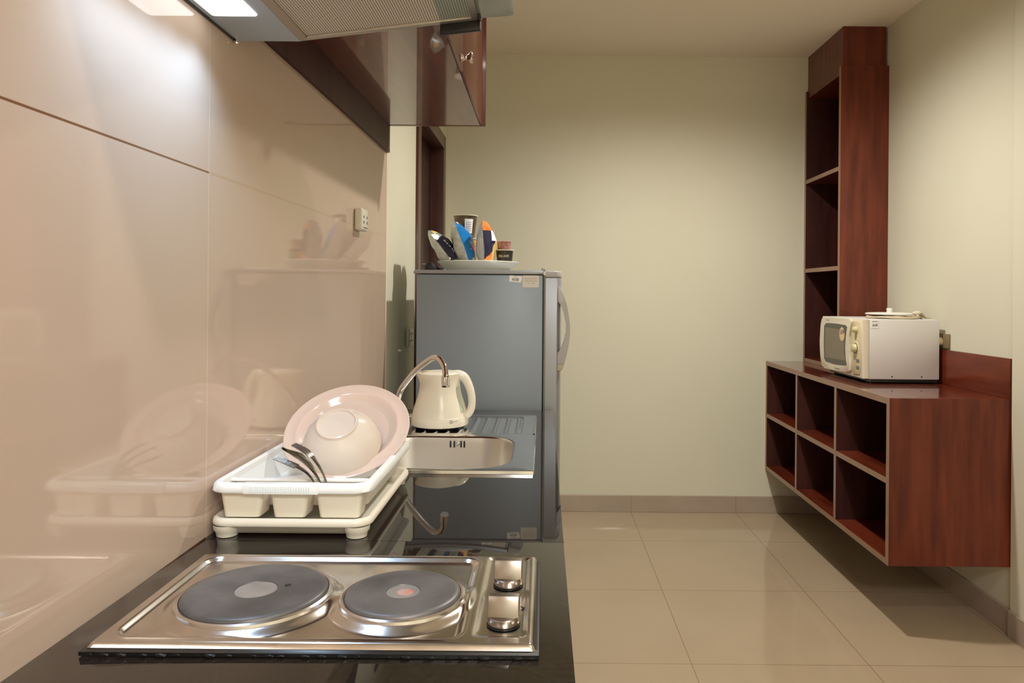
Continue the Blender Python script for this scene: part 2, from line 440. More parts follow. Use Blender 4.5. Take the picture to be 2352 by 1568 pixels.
for marks in (((-.064, .929, .007, .0012, 0), (-.064, .935, .0016, .012, 0), (-.064, .941, .007, .0012, 0)), ((-.022, .913, .0012, .012, .5), (-.0215, .912, .0012, .011, -.5), (-.022, .910, .0012, .008, 0), (-.021, .908, .006, .001, .3))):
  bm = bmesh.new()
  for x, y, w, h, a in marks:
    b2 = B(-w/2, w/2, -h/2, h/2, .8628, .8632)
    bmesh.ops.transform(b2, matrix=Matrix.Translation((x, y, 0)) @ Matrix.Rotation(a, 4, 'Z'), verts=b2.verts)
    merge(bm, b2)
  obj('knob_symbol', bm, M['ink'], hob)

# ------------------------------------------------------------------ sink
sk = thing('kitchen_sink', 'stainless steel sink with ridged drainboard in front of the refrigerator', 'sink', (-.26, 2.0, .853))
SX0, SX1, SY0, SY1 = -.505, -.018, 1.636, 2.397
bx0, bx1, by0, by1 = -.452, -.076, 1.668, 2.038
n = 8
L0 = rr(SX0, SX1, SY0, 2.075, .004, n)
def cycl(inset, z, r, x0=bx0, x1=bx1, y0=by0, y1=by1): return rz(rr(x0+inset, x1-inset, y0+inset, y1-inset, r, n), z)
loops = [rz(rr(SX0-.001, SX1+.001, SY0-.001, 2.075, .004, n), .8505), rz(L0, .8575), rz(rr(SX0+.004, SX1-.004, SY0+.004, 2.075, .006, n), .8588), rz(rr(SX0+.009, SX1-.009, SY0+.009, 2.073, .008, n), .8560),
         cycl(-.006, .8560, .098), cycl(-.001, .8550, .094), cycl(.002, .8515, .092)]
bm = loft(bmesh.new(), loops, False, False)
for v in bm.verts:
    if v.co.y > 2.064: v.co.z = .8560
obj('rim', bm, M['sink'], sk, smooth=50)
loops = [cycl(.002, .8515, .092), cycl(.005, .835, .090), cycl(.010, .74, .088), cycl(.016, .722, .086), cycl(.034, .709, .08), cycl(.06, .706, .08)]
bw = obj('bowl', loft(bmesh.new(), loops, False, True), M['bowl_steel'], sk, smooth=50)
bm = bmesh.new()
for x in (-.257, -.2465, -.2275, -.2185): box(bm, x-.0021, x+.0021, 2.0275, 2.0305, .826, .8445, .001)
obj('overflow_slots', bm, M['blackgap'], bw)
bm = lathe(bmesh.new(), [(0, .0025), (.004, .002), (.005, 0)], (0, 0, 0), 16, M=Matrix.Translation((-.237, 2.029, .835)) @ Matrix.Rotation(PI/2, 4, 'X'))
obj('overflow_screw', bm, M['chrome'], bw)
obj('drain', lathe(bmesh.new(), [(0, .7045), (.02, .7045), (.024, .709), (.036, .709), (.039, .7062)], (-.266, 1.853, 0), 32), M['chrome'], bw)
# drainboard: a heightfield with raised ribs running away from the bowl
bm = bmesh.new(); NX, NY = 210, 90; DX0, DX1, DY0, DY1 = SX0, SX1, 2.075, SY1
ribs = [-.475+.0335*k for k in range(13)]
def dz(x, y):
    de = min(x-DX0, DX1-x, DY1-y)
    z = .8588 if de > .004 else .8505+.0083*ss(0, .004, de)
    z -= .0028*ss(.004, .010, de)
    d = rbox(x, y, -.49, -.058, 2.085, 2.378, .02)
    z -= .0042*ss(.002, -.008, d)
    for rx in ribs:
        z += .0052*ss(.0085, .0015, abs(x-rx))*ss(2.079, 2.095, y)*ss(2.362, 2.345, y)
    return z
G = [[bm.verts.new((DX0+(DX1-DX0)*i/NX, DY0+(DY1-DY0)*j/NY, dz(DX0+(DX1-DX0)*i/NX, DY0+(DY1-DY0)*j/NY))) for j in range(NY+1)] for i in range(NX+1)]
for i in range(NX):
    for j in range(NY): bm.faces.new((G[i][j], G[i+1][j], G[i+1][j+1], G[i][j+1]))
obj('drainboard', bm, M['sink'], sk, smooth=70)

# tap
tp = thing('tap', 'chrome swan-neck tap arching over the sink beside the cream kettle', 'tap', (-.413, 2.055, .857))
obj('body', lathe(bmesh.new(), [(.027, .8565), (.027, .862), (.022, .866), (.020, .905), (.022, .912), (.016, .920), (.010, .925), (0, .926)], (-.413, 2.055, 0), 32), M['chrome'], tp)
fa = [(-.413, 2.055, .915), (-.411, 2.05, .946), (-.401, 2.031, .977), (-.387, 2.012, 1.000), (-.354, 1.993, 1.040), (-.323, 1.974, 1.067), (-.295, 1.956, 1.084), (-.276, 1.937, 1.081), (-.262, 1.918, 1.066), (-.2555, 1.899, 1.047), (-.2535, 1.885, 1.033)]
obj('spout', tube(bmesh.new(), fa, .0080, 16, 6), M['chrome'], tp)
obj('nozzle', tube(bmesh.new(), [(-.2545, 1.890, 1.040), (-.2540, 1.888, 1.037), (-.2520, 1.880, 1.016)], [.0085, .0108, .0108], 18, 4), M['chrome'], tp)
obj('lever', tube(bmesh.new(), [(-.433, 2.055, .888), (-.455, 2.06, .892), (-.482, 2.066, .899)], [.007, .006, .008], 12, 5), M['chrome'], tp)

# kettle
kt = thing('electric_kettle', 'cream plastic electric kettle standing on the ridged drainboard', 'kettle', (-.312, 2.2, .8592))
kc = (-.312, 2.2, 0)
obj('base', lathe(bmesh.new(), [(0, .8580), (.082, .8580), (.0835, .8588), (.0835, .8608), (.081, .8612), (0, .8612)], kc, 56), M['blackgap'], kt)
bm = lathe(bmesh.new(), [(0, .8614), (.085, .8614), (.0865, .8645), (.0860, .882), (.0845, .888), (.0838, .8885), (.0835, .8895), (.0800, .906), (.0725, .930), (.0660, .950), (.0622, .968), (.0608, .985), (.0612, 1.000), (.0635, 1.012), (.0640, 1.016), (.0615, 1.018)], kc, 56)
for v in bm.verts:                                   # pull the rim out into a pouring lip on the left
    if v.co.z > .985:
        a = math.atan2(v.co.y-kc[1], v.co.x-kc[0]); w = max(0, math.cos(a-PI))**6*ss(.985, 1.014, v.co.z)
        v.co.x -= .010*w; v.co.z += .003*w
obj('body', bm, M['cream_plastic'], kt)
bm = lathe(bmesh.new(), [(0, 1.0235), (.030, 1.023), (.050, 1.021), (.058, 1.018), (.0608, 1.0155)], kc, 48)
ld = obj('lid', bm, M['cream_light'], kt)
obj('lid_recess', lathe(bmesh.new(), [(0, 1.0241), (.014, 1.0238), (.016, 1.0222)], (kc[0]-.034, kc[1]-.010, 0), 24, sx=1.1), M['mw_panel'], ld)
hp = [(-.275, 2.2, 1.010), (-.257, 2.2, 1.011), (-.240, 2.2, 1.004), (-.227, 2.2, .984), (-.218, 2.2, .958), (-.2145, 2.2, .930), (-.218, 2.2, .906), (-.229, 2.2, .890), (-.246, 2.2, .886)]
obj('handle', tube(bmesh.new(), hp, [.0135, .0150, .0145, .0130, .0120, .0115, .0118, .0125, .0135], 16, 6, flat=1.35), M['cream_light'], kt)
bm = bmesh.new()                                     # strip window following the body's flare, on the near right
prof = [(.0816, .902), (.0735, .928), (.0672, .948), (.0632, .968), (.0622, .978)]
cols = []
for r, z in prof:
    cols.append([bm.verts.new((kc[0]+(r+.0006)*math.cos(a), kc[1]+(r+.0006)*math.sin(a), z)) for a in (math.radians(-31), math.radians(-24), math.radians(-17))])
for a, b in zip(cols, cols[1:]):
    for i in range(2): bm.faces.new((a[i], a[i+1], b[i+1], b[i]))
obj('water_gauge', bm, M['gauge'], kt)
# maker's mark: ring and a line of small print, wrapped on the lower body
bm = bmesh.new()
def on_body(s, z, r=.0862): a = math.radians(-90)+s/.0862; return (kc[0]+r*math.cos(a), kc[1]+r*math.sin(a), z)
ring = [on_body(.046+.0040*math.cos(t*2*PI/20), .8800+.0042*math.sin(t*2*PI/20), .0868) for t in range(21)]
tube(bm, ring, .0010, 6, 0)
for k in range(7): tube(bm, [on_body(.053+.0024*k, .8793+.0002*k, .0868), on_body(.0545+.0024*k, .8802+.0002*k, .0868)], .0007, 5, 0)
obj('brand_mark', bm, M['ink_grey'], kt)

# ------------------------------------------------------------------ dish rack
rk = thing('dish_rack', 'white plastic dish rack on a drip tray beside the tiled wall', 'dish rack', (-.42, 1.38, .85))
TX0, TX1, TY0, TY1 = -.5535, -.284, 1.192, 1.568
def tl(i, z, r): return rz(rr(TX0+i, TX1-i, TY0+i, TY1-i, r, 7), z)
loops = [tl(.024, .8545, .022), tl(.019, .8552, .026), tl(.010, .8705, .028), tl(.001, .8712, .030), tl(0, .8735, .030), tl(.001, .8800, .030), tl(.004, .8832, .028), tl(.008, .8832, .026), tl(.011, .8795, .024), tl(.018, .8595, .022), tl(.026, .8580, .02)]
tr = obj('drip_tray', loft(bmesh.new(), loops), M['ivory_plastic'], rk, smooth=50)
# the tray's own rim is whiter
for x, y in ((TX0+.026, TY0+.022), (TX1-.026, TY0+.022), (TX0+.026, TY1-.022), (TX1-.026, TY1-.022)):
    obj('foot', lathe(bmesh.new(), [(0, .8502), (.0155, .8502), (.017, .851), (.0185, .8585), (.0215, .862), (.0225, .8706)], (x, y, 0), 24), M['ivory_plastic'], tr)
RX0, RX1, RY0, RY1 = -.553, -.282, 1.190, 1.570
def rl(i, z, r): return rz(rr(RX0+i, RX1-i, RY0+i, RY1-i, r, 7), z)
loops = [rl(.010, .9265, .024), rl(.001, .9268, .030), rl(0, .9285, .030), rl(.002, .9385, .029), rl(.006, .9420, .026), rl(.011, .9425, .023), rl(.0145, .9400, .021), rl(.0150, .9265, .021)]
rm = obj('rim', loft(bmesh.new(), loops, closed=True), M['white_plastic'], rk, smooth=50)
bm = prism(bmesh.new(), [(1.1888, .9262), (1.1882, .936), (1.192, .9428), (1.2015, .9432), (1.2015, .9262)], 'x', -.492, -.368, .001)
for k in range(24): box(bm, -.480+.0042*k, -.4785+.0042*k, 1.1876, 1.1905, .929, .9385)
obj('grip', bm, M['white_plastic'], rm)
# basket behind the cutlery cups: thin sides, floor with slots between ribs
by = 1.262
def bl(i, z, r): return rz(rr(RX0+.012+i, RX1-.012-i, by+i*.3, RY1-.012-i, r, 6), z)
loops = [bl(.012, .8865, .016), bl(0, .9300, .018), bl(.0028, .9300, .016), bl(.0145, .8890, .014)]
obj('basket', loft(bmesh.new(), loops, True, True), M['white_plastic'], rk, smooth=50)
obj('front_ledge', B(RX0+.014, RX1-.014, 1.2525, by+.004, .930, .9345, .0015), M['white_plastic'], rk)
for x0, x1 in ((-.5365, -.464), (-.4535, -.3885), (-.3775, -.2985)):
    def cl(i, z, r, q=0): return rz(rr(x0+i, x1-i, 1.2025+i*.45+q, 1.2535-q, r, 4), z)
    loops = [cl(.0065, .8835, .007), cl(0, .9262, .009), cl(.002, .9262, .008, .001), cl(.0080, .8855, .006, .001)]
    obj('cutlery_cup', loft(bmesh.new(), loops, True, True), M['ivory_plastic'], rk, smooth=50)
for x, y, h in ((-.372, 1.333, .032), (-.452, 1.333, .024), (-.50, 1.47, .062), (-.40, 1.47, .066), (-.32, 1.47, .066)):
    bm = prism(bmesh.new(), [(x-.0155, .8882), (x-.0115, .8882+h), (x+.0115, .8882+h), (x+.0155, .8882)], 'y', y-.002, y+.002, .001)
    obj('plate_peg', bm, M['white_plastic'], rk)

# plate and bowl lying back in the rack
nrm = Vector((-.004, -.606, .7955)).normalized()
Zax = nrm; Xax = Vector((1, 0, 0)); Xax = (Xax-Zax*Xax.dot(Zax)).normalized(); Yax = Zax.cross(Xax)
def tilt(c): return Matrix.Translation(c) @ Matrix((Xax, Yax, Zax)).transposed().to_4x4()
pc = Vector((-.395, 1.466, .982))
Mp = tilt(pc)
prof = [(0, -.0145), (.070, -.0145), (.072, -.0165), (.076, -.0165), (.080, -.0125), (.094, -.0060), (.112, -.0025), (.1225, -.0005), (.1250, .0003), (.1250, .0018), (.1225, .0026), (.1210, .0020), (.105, .0006), (.1025, .0018), (.100, .0014), (.0975, -.0004), (.0925, -.0045), (.0875, -.0085), (.084, -.0112), (.080, -.0122), (0, -.0122)]
tag(obj('dinner_plate', lathe(bmesh.new(), prof, n=72, M=Mp), M['pink']), 'large pink plate leaning back in the white dish rack', 'plate')
bcn = pc + Xax*(-.002) + Yax*(-.041) - Zax*.0035
Mb = tilt(bcn)
prof = [(.0750, .0002), (.0768, .0008), (.0765, .0025), (.0752, .010), (.0715, .024), (.0645, .038), (.053, .051), (.0415, .0590), (.0395, .0610), (.0388, .0655), (.0365, .0660), (.0352, .0635), (.0335, .0615), (0, .0610), (0, .0585), (.039, .0570), (.051, .0485), (.0625, .036), (.0695, .0225), (.0732, .010), (.0750, .0002)]
tag(obj('serving_bowl', lathe(bmesh.new(), prof, n=64, M=Mb), M['bowl']), 'pale pink bowl turned upside down on the large pink plate', 'bowl')

# cutlery standing in the middle cup, heads bent left
def cutlery(name, label, pts, widths, thick, tines=False):
    """flat bar swept along pts, wide across Y"""
    S = smooth_path(pts, 7); m = len(S); bm = bmesh.new(); loops = []
    for i, p in enumerate(S):
        t = (S[min(i+1, m-1)]-S[max(i-1, 0)]).normalized()
        sd = Vector((.10, 1, 0)); sd = (sd-t*sd.dot(t)).normalized(); u = t.cross(sd)
        f = i/(m-1)*(len(widths)-1); a = int(min(f, len(widths)-2)); w = widths[a]+(widths[a+1]-widths[a])*(f-a)
        th = thick*(1 if w < .006 else .75)
        cup = .0022*max(0, w-.006)/.012
        loops.append([tuple(p+sd*w*c_+u*(th*s_+cup*(c_*c_*2-1)*(-1))) for c_, s_ in ((-1, 0), (-.6, .8), (0, 1), (.6, .8), (1, 0), (.6, -.8), (0, -1), (-.6, -.8))])
    if not tines:
        loft(bm, loops)
        return tag(obj(name, bm, M['cutlery'], smooth=60), label, name, None)
    cut = int(m*.70)
    loft(bm, loops[:cut+1])
    for q in (-.82, -.27, .27, .82):
        L = []
        for i in range(cut, m):
            p = S[i]; t = (S[min(i+1, m-1)]-S[i-1]).normalized()
            sd = Vector((.10, 1, 0)); sd = (sd-t*sd.dot(t)).normalized(); u = t.cross(sd)
            w = .0098; r = .0019*(1-.4*(i-cut)/(m-cut))
            L.append([tuple(p+sd*(w*q+r*math.cos(2*PI*k/6))+u*r*math.sin(2*PI*k/6)) for k in range(6)])
        loft(bm, L)
    return tag(obj(name, bm, M['cutlery'], smooth=60), label, name)
cutlery('fork', 'steel fork with lowest bent head in the right-hand cup of the dish rack', [(-.3655, 1.224, .8875), (-.378, 1.228, .915), (-.389, 1.232, .936), (-.405, 1.236, .953), (-.431, 1.238, .965), (-.458, 1.240, .975)], [.0038, .0032, .0030, .006, .0105, .0105], .0015, True)
cutlery('spoon', 'broad steel spoon between the two bent forks in the dish rack', [(-.3615, 1.230, .8875), (-.371, 1.234, .915), (-.383, 1.238, .940), (-.399, 1.241, .961), (-.420, 1.243, .977), (-.448, 1.246, .990)], [.004, .0034, .0032, .010, .0150, .003], .0017)
cutlery('fork', 'steel fork with highest bent head, nearest the pink bowl', [(-.3575, 1.240, .8875), (-.3655, 1.242, .918), (-.376, 1.244, .945), (-.388, 1.246, .965), (-.405, 1.248, .983), (-.430, 1.250, .996)], [.0038, .0032, .0030, .006, .0100, .0100], .0015, True)

# ------------------------------------------------------------------ refrigerator
FY0, FY1 = 2.60, 3.12
fr = thing('refrigerator', 'grey single-door refrigerator standing beyond the end of the worktop', 'refrigerator', (-.2, 2.86, 0))
obj('cabinet', B(-.457, -.002, FY0+.003, FY1-.003, .04, 1.3265, .004), M['fridge'], fr)
bm = prism(bmesh.new(), [(-.466, 1.3285), (-.468, 1.333), (-.464, 1.3415), (-.004, 1.3435), (.0005, 1.341), (.0005, 1.3285)], 'y', FY0-.004, FY1+.002, .003, 3)
obj('top_panel', bm, M['fridge_door'], fr)
for x in (-.42, -.06):
    for y in (FY0+.04, FY1-.04): obj('foot', lathe(bmesh.new(), [(0, 0), (.018, 0), (.018, .0395), (0, .0395)], (x, y, 0), 16), M['black'], fr)
obj('gasket', B(-.0015, .0075, FY0+.008, FY1-.008, .09, 1.3255, .001), M['gasket'], fr)
obj('door_gap', B(-.0018, .0035, FY0+.0055, FY0+.0078, .09, 1.327), M['black'], fr)
bm = prism(bmesh.new(), [(.008, FY0), (.049, FY0), (.0520, FY0+.003), (.060, FY0+.020), (.066, FY0+.06), (.067, FY0+.12), (.067, FY1-.12), (.066, FY1-.06), (.060, FY1-.02), (.050, FY1), (.008, FY1)], 'z', .06, 1.318, .003)
dd = obj('door', bm, M['fridge_door'], fr)
bm = prism(bmesh.new(), [(.008, FY0-.001), (.0500, FY0-.001), (.0530, FY0+.002), (.061, FY0+.019), (.067, FY0+.06), (.068, FY0+.12), (.068, FY1-.12), (.067, FY1-.06), (.061, FY1-.02), (.051, FY1), (.008, FY1)], 'z', 1.3185, 1.3415, .004, 3)
obj('door_cap', bm, M['fridge_light'], dd)
obj('hinge_cover', B(-.008, .006, FY0+.02, FY0+.07, 1.342, 1.352, .003), M['fridge_door'], fr)
hy = FY0+.0045
outl = [(.0525, 1.286), (.060, 1.284), (.072, 1.258), (.083, 1.228), (.0915, 1.190), (.0972, 1.150), (.0978, 1.120), (.0948, 1.085), (.089, 1.050), (.081, 1.020), (.077, 1.006), (.0525, 1.006),
        (.0525, 1.048), (.060, 1.052), (.070, 1.066), (.0785, 1.090), (.0832, 1.120), (.0832, 1.150), (.0785, 1.185), (.071, 1.208), (.061, 1.225), (.0525, 1.230)]
bm = prism(bmesh.new(), outl, 'y', hy, hy+.030, .002, 2)
hd = obj('door_handle', bm, M['fridge_light'], dd)
obj('handle_end', prism(bmesh.new(), [(.0525, 1.0055), (.0768, 1.0055), (.073, .992), (.068, .982), (.0525, .982)], 'y', hy+.001, hy+.029, .0015), M['gasket'], hd)
# stickers on the side
s1 = obj('room_sticker', prism(bmesh.new(), [(-.1225, 1.3245), (-.0765, 1.3220), (-.0785, 1.306), (-.0830, 1.2990), (-.1235, 1.3020)], 'y', FY0+.0022, FY0+.003), M['paper'], fr, 0)
s1['label'] = 'white sticker printed 608'
obj('room_number', text_bm('608', .0165, face_front(-.1010, FY0+.0021, 1.3095, -.09), .0003), M['ink'], s1, 0)
bm = bmesh.new()
for x in (-.107, -.1035, -.100): box(bm, x, x+.0028, FY0+.0017, FY0+.0021, 1.3203, 1.3220)
obj('small_print', bm, M['ink_grey'], s1, 0)
s2 = obj('notice_sticker', prism(bmesh.new(), rr(-.0750, -.0160, 1.2815, 1.3250, .004, 4), 'y', FY0+.0016, FY0+.003), M['paper2'], fr, 0)
s2['label'] = 'ivory notice with faint lines of print'
bm = bmesh.new()
for z, x0, x1 in ((1.3125, -.068, -.024), (1.3050, -.068, -.022)):
    x = x0
    while x < x1: box(bm, x, min(x+.0034, x1), FY0+.0011, FY0+.0015, z-.0008, z+.0008); x += .0041
obj('notice_print', bm, M['ink_red'], s2, 0)
bm = bmesh.new()
for x in (-.058, -.0545, -.044, -.040, -.036): box(bm, x, x+.003, FY0+.0011, FY0+.0015, 1.2965, 1.2982)
obj('notice_signature', bm, M['ink_grey'], s2, 0)

# ------------------------------------------------------------------ plate of snacks on the refrigerator
TZ = 1.3438
pf = [(0, .006), (.108, .006), (.111, .0005), (.119, .0005), (.124, .006), (.136, .016), (.150, .029), (.157, .0345), (.1590, .0362), (.157, .0378), (.147, .0335), (.132, .0185), (.120, .0125), (0, .0125)]
tag(obj('serving_plate', lathe(bmesh.new(), pf, (-.257, 2.83, TZ), 64), M['plate_white']), 'wide white plate of snacks on top of the refrigerator', 'plate')
PZ = TZ+.0128
def snack_bag(label, bc_, lean, h, w, th, yaw, paint, mats, crimp=.008):
    """pillow pouch standing on its end: bc_ bottom centre, lean = tilt to -X, w = width, yaw turns the printed side to the viewer"""
    up = Vector((-math.sin(lean), 0, math.cos(lean))); wd = Vector((math.sin(yaw), math.cos(yaw), 0))
    wd = (wd-up*wd.dot(up)).normalized(); nr = wd.cross(up)*1.0
    if nr.x < 0: nr = -nr
    bm = bmesh.new(); NU, NV = 44, 64; side = {}
    for sgn in (1, -1):
        for i in range(NU+1):
            for j in range(NV+1):
                u = -1+2*i/NU; v = j/NV
                if sgn == -1 and (i in (0, NU) or j in (0, NV)): side[(sgn, i, j)] = side[(1, i, j)]; continue
                pil = (1-abs(u)**2.6)*(math.sin(PI*min(max(v*.86+.10, 0), 1))**.75)
                if j in (0, NV) or i in (0, NU): pil = 0
                wr = .12*math.sin(9*v+4*u+(2 if sgn > 0 else 0))+.10*noise.noise(Vector((u*2.3, v*5, sgn*3+bc_[0]*40)))
                ww = w/2*(1-.16*math.sin(PI*v)**1)*(1-.20*ss(.85, 1, v))
                p = Vector(bc_)+up*(h*v)+wd*(ww*u)+nr*(sgn*th/2*pil*(1+wr))
                side[(sgn, i, j)] = bm.verts.new(p)
        for i in range(NU):
            for j in range(NV):
                f = bm.faces.new((side[(sgn, i, j)], side[(sgn, i+1, j)], side[(sgn, i+1, j+1)], side[(sgn, i, j+1)]))
                f.material_index = paint(-1+2*(i+.5)/NU, (j+.5)/NV, sgn)
    return tag(obj('snack_bag', bm, mats, None, 80), label, 'snack bag', 'snack bags on the plate')
Z0 = PZ+.0015
def p1(u, v, s):
    if s < 0: return 0
    if v > .84: return 3 if -.78 < u < -.25 and v < .95 else 1
    if .06 < v < .72:
        if -.60 < u < -.50 and .22 < v < .62: return 4 if math.sin(v*150)+math.sin(v*67) > -.3 else 2
        return 2
    return 1
snack_bag('silver and navy snack bag leaning furthest left on the plate', (-.339, 2.79, Z0+.014), .68, .158, .150, .070, .0, p1, [M['foil'], M['foil_green'], M['navy'], M['gold'], M['paper']])
def p2(u, v, s):
    if s < 0: return 0
    if v > .93: return 2 if u > -.8 else 1
    if v < .46 and u > -.74+.3*v and math.sin(23*v)+math.sin(17*u+3) > -.9: return 3 if v > .22 else 2
    if v < .34 and math.sin(61*v+9*u)*math.sin(47*u+3) > .93: return 4
    return 1
snack_bag('sky blue snack bag leaning in the middle of the plate', (-.280, 2.79, Z0+.004), .36, .178, .150, .080, -.08, p2, [M['foil'], M['blue'], M['tan'], M['red'], M['paper']])
def p3(u, v, s):
    if s < 0: return 0
    if v > .78: return 2
    if u > -.46 and v > .56: return 4
    if v < .15+.42*(u+1): return 2 if u < -.58 else 3
    return 1
snack_bag('navy and orange snack bag standing upright on the plate', (-.217, 2.775, Z0+.002), .06, .174, .150, .074, .06, p3, [M['foil'], M['navy'], M['orange'], M['gold'], M['paper']])
def cup(name, label, c, r0, r1, h, body, cat, extra=None):
    t = thing(name, label, cat, c)
    obj('cup_body', lathe(bmesh.new(), [(0, .0005), (r0-.001, .0005), (r0, .0015), (r1, h-.004), (r1-.002, h-.0045), (0, h-.0045)], c, 36), body, t)
    obj('lid', lathe(bmesh.new(), [(r1-.001, h-.004), (r1+.003, h-.0035), (r1+.0035, h-.0005), (r1+.001, h), (0, h)], c, 36), M['cup_rim'], t)
    return t
# two stacked noodle cups behind the bags, coffee cup and tub on the right
cy = 2.90
c1 = cup('noodle_cup', 'red and gold printed cup hidden under the dark cup behind the bags', (-.3128, cy, PZ), .034, .045, .121, M['cup_print'], 'noodle cup')
c2 = cup('paper_cup', 'dark brown paper cup with white label, topmost behind the snack bags', (-.3147, cy, PZ+.1215), .036, .0465, .092, M['cup_dark'], 'paper cup')
bm = bmesh.new(); cols = []
for z in (.018, .075):
    r = .036+(.0465-.036)*z/.088+.0006
    cols.append([bm.verts.new((-.3147+r*math.cos(a), cy+r*math.sin(a), PZ+.1215+z)) for a in [math.radians(-88+9*k) for k in range(6)]])
for i in range(5): bm.faces.new((cols[0][i], cols[0][i+1], cols[1][i+1], cols[1][i]))
lb = obj('label', bm, M['paper'], c2, 60)
bm = bmesh.new()
for z in (.030, .038, .046, .054, .062):
    r = .036+(.0465-.036)*z/.088+.0012
    tube(bm, [(-.3147+r*math.cos(a), cy+r*math.sin(a), PZ+.1215+z) for a in [math.radians(-80+7*k) for k in range(5)]], .0005, 4, 0)
obj('label_print', bm, M['ink_grey'], lb)
c3 = cup('coffee_cup', 'black coffee cup with white lettering right of the orange bag', (-.153, 2.83, PZ), .0275, .0335, .073, M['cup_black'], 'coffee cup')
bm = text_bm('ESCAFÉ', .0125, Matrix.Identity(4), .0003)
for v in bm.verts:                                  # wrap the lettering round the cup
    a = math.radians(-94)+v.co.x/.0315; r = .0275+.006*(.047+v.co.y)/.069+.0006+v.co.z
    v.co = Vector((-.153+r*math.cos(a), 2.83+r*math.sin(a), PZ+.047+v.co.y))
obj('lettering', bm, M['cup_rim'], c3, 0)
tb = thing('dessert_tub', 'small rose coloured tub on top of the black coffee cup', 'tub', (-.157, 2.83, PZ+.0735))
obj('tub_body', lathe(bmesh.new(), [(0, .0005), (.022, .0005), (.025, .002), (.027, .030), (0, .030)], (-.155, 2.83, PZ+.0735), 28), M['rose'], tb)
obj('tub_panel', prism(bmesh.new(), [(-.1385, PZ+.077), (-.1375, PZ+.101), (-.130, PZ+.101), (-.131, PZ+.077)], 'y', 2.8150, 2.8165), M['rose_lid'], tb)
obj('tub_lid', lathe(bmesh.new(), [(.026, .0302), (.0285, .0305), (.0285, .0325), (.026, .033), (0, .033)], (-.155, 2.83, PZ+.0735), 28), M['rose_lid'], tb)
# plug lying at the back left corner of the fridge top
pg = thing('power_plug', 'black power plug with two silver pins on the refrigerator top', 'plug', (-.418, 2.66, TZ))
bm = prism(bmesh.new(), [(-.432, 1.3445), (-.436, 1.352), (-.428, 1.368), (-.412, 1.371), (-.400, 1.362), (-.392, 1.3445)], 'y', 2.645, 2.672, .003)
obj('plug_body', bm, M['black'], pg)
for z in (1.350, 1.3655): obj('pin', tube(bmesh.new(), [(-.431, 2.658, z), (-.447, 2.655, z+.001)], .0024, 8, 0), M['chrome'], pg)
obj('lead', tube(bmesh.new(), [(-.395, 2.66, 1.353), (-.378, 2.662, 1.3485), (-.375, 2.672, 1.3482), (-.400, 2.682, 1.3482), (-.435, 2.70, 1.3482), (-.445, 2.76, 1.3482)], .0035, 8, 6), M['black'], pg)

# ------------------------------------------------------------------ wall cabinet and hood
UY0, UY1, UZ0 = 1.299, 2.556, 1.848
wc = thing('wall_cabinet', 'dark wooden wall cabinet hanging above the sink', 'cabinet', (-.38, 1.93, UZ0))
bm = bmesh.new()
box(bm, X0, -.228, UY0, UY1-.018, UZ0, UZ0+.018); box(bm, X0, -.228, UY0, UY0+.018, UZ0+.0181, 2.64)
box(bm, X0, X0+.012, UY0+.0181, UY1-.018, UZ0+.0181, 2.64)
obj('carcass', bm, M['lacquer'], wc)
obj('end_panel', B(X0, -.2085, UY1-.0178, UY1, UZ0-.001, 2.64, .001), M['wood'], wc)
obj('back_rail', B(X0+.0002, X0+.010, UY0, UY1, 1.753, UZ0-.0003, .001), M['wood_shaded'], wc)
for y0, y1 in ((UY0+.001, 1.926), (1.929, UY1-.019)):
    d = obj('cabinet_door', B(-.2275, -.2195, y0, y1, UZ0+.001, 2.638, .001), M['wood'], wc)
    if y0 < 1.5:
        Mk = Matrix.Translation((-.2195, 1.868, 1.868)) @ Matrix.Rotation(PI/2, 4, 'Y')
        obj('knob', lathe(bmesh.new(), [(.0105, 0), (.0110, .002), (.0085, .005), (.0060, .010), (.0075, .014), (.0065, .017), (.0120, .024), (.0150, .028), (.0150, .0305), (.011, .033), (0, .0335)], (0, 0, 0), 28, M=Mk), M['chrome'], d)

HY0_, HY1_ = .790, 1.2985
hood = thing('range_hood', 'grey steel extractor hood with lit lamp above the hob', 'extractor hood', (-.3, 1.04, 1.71))
bm = prism(bmesh.new(), [(X0, 1.709), (-.440, 1.709), (-.4395, 1.722), (-.130, 1.762), (-.120, 1.7625), (-.120, 1.862), (X0, 1.862)], 'y', HY0_, HY1_)
obj('housing', bm, M['hood'], hood)
def sl(x, o=0): return 1.709+(x+.440)*(.041/.320)+o       # sloping underside
bm = bmesh.new()
def slope_bar(bm, x0, x1, y0, y1, o0, o1, bev=.001):
    prism(bm, [(x0, sl(x0, o0)), (x1, sl(x1, o0)), (x1, sl(x1, o1)), (x0, sl(x0, o1))], 'y', y0, y1, bev)
slope_bar(bm, -.4395, -.425, HY0_, HY1_, 0, .012); slope_bar(bm, -.132, -.1205, HY0_, HY1_, 0, .011)
slope_bar(bm, -.4249, -.1321, HY1_-.013, HY1_, 0, .012); slope_bar(bm, -.4249, -.1321, HY0_, HY0_+.013, 0, .012)
obj('filter_frame', bm, M['hood_frame'], hood)
bm = bmesh.new(); slope_bar(bm, -.4248, -.1878, HY0_+.0135, HY1_-.0135, .004, .008)
obj('grease_filter', bm, M['filter'], hood, 0)
bm = bmesh.new(); slope_bar(bm, -.1875, -.1325, HY0_+.0135, HY1_-.0135, .003, .008)
obj('filter_end', bm, M['filter_green'], hood, 0)
bm = bmesh.new(); prism(bm, [(-.1198, 1.7500), (-.062, 1.7555), (-.057, 1.7575), (-.057, 1.775), (-.062, 1.778), (-.1198, 1.778)], 'y', HY0_+.002, HY1_-.006, .002)
obj('glass_visor', bm, M['glass'], hood)
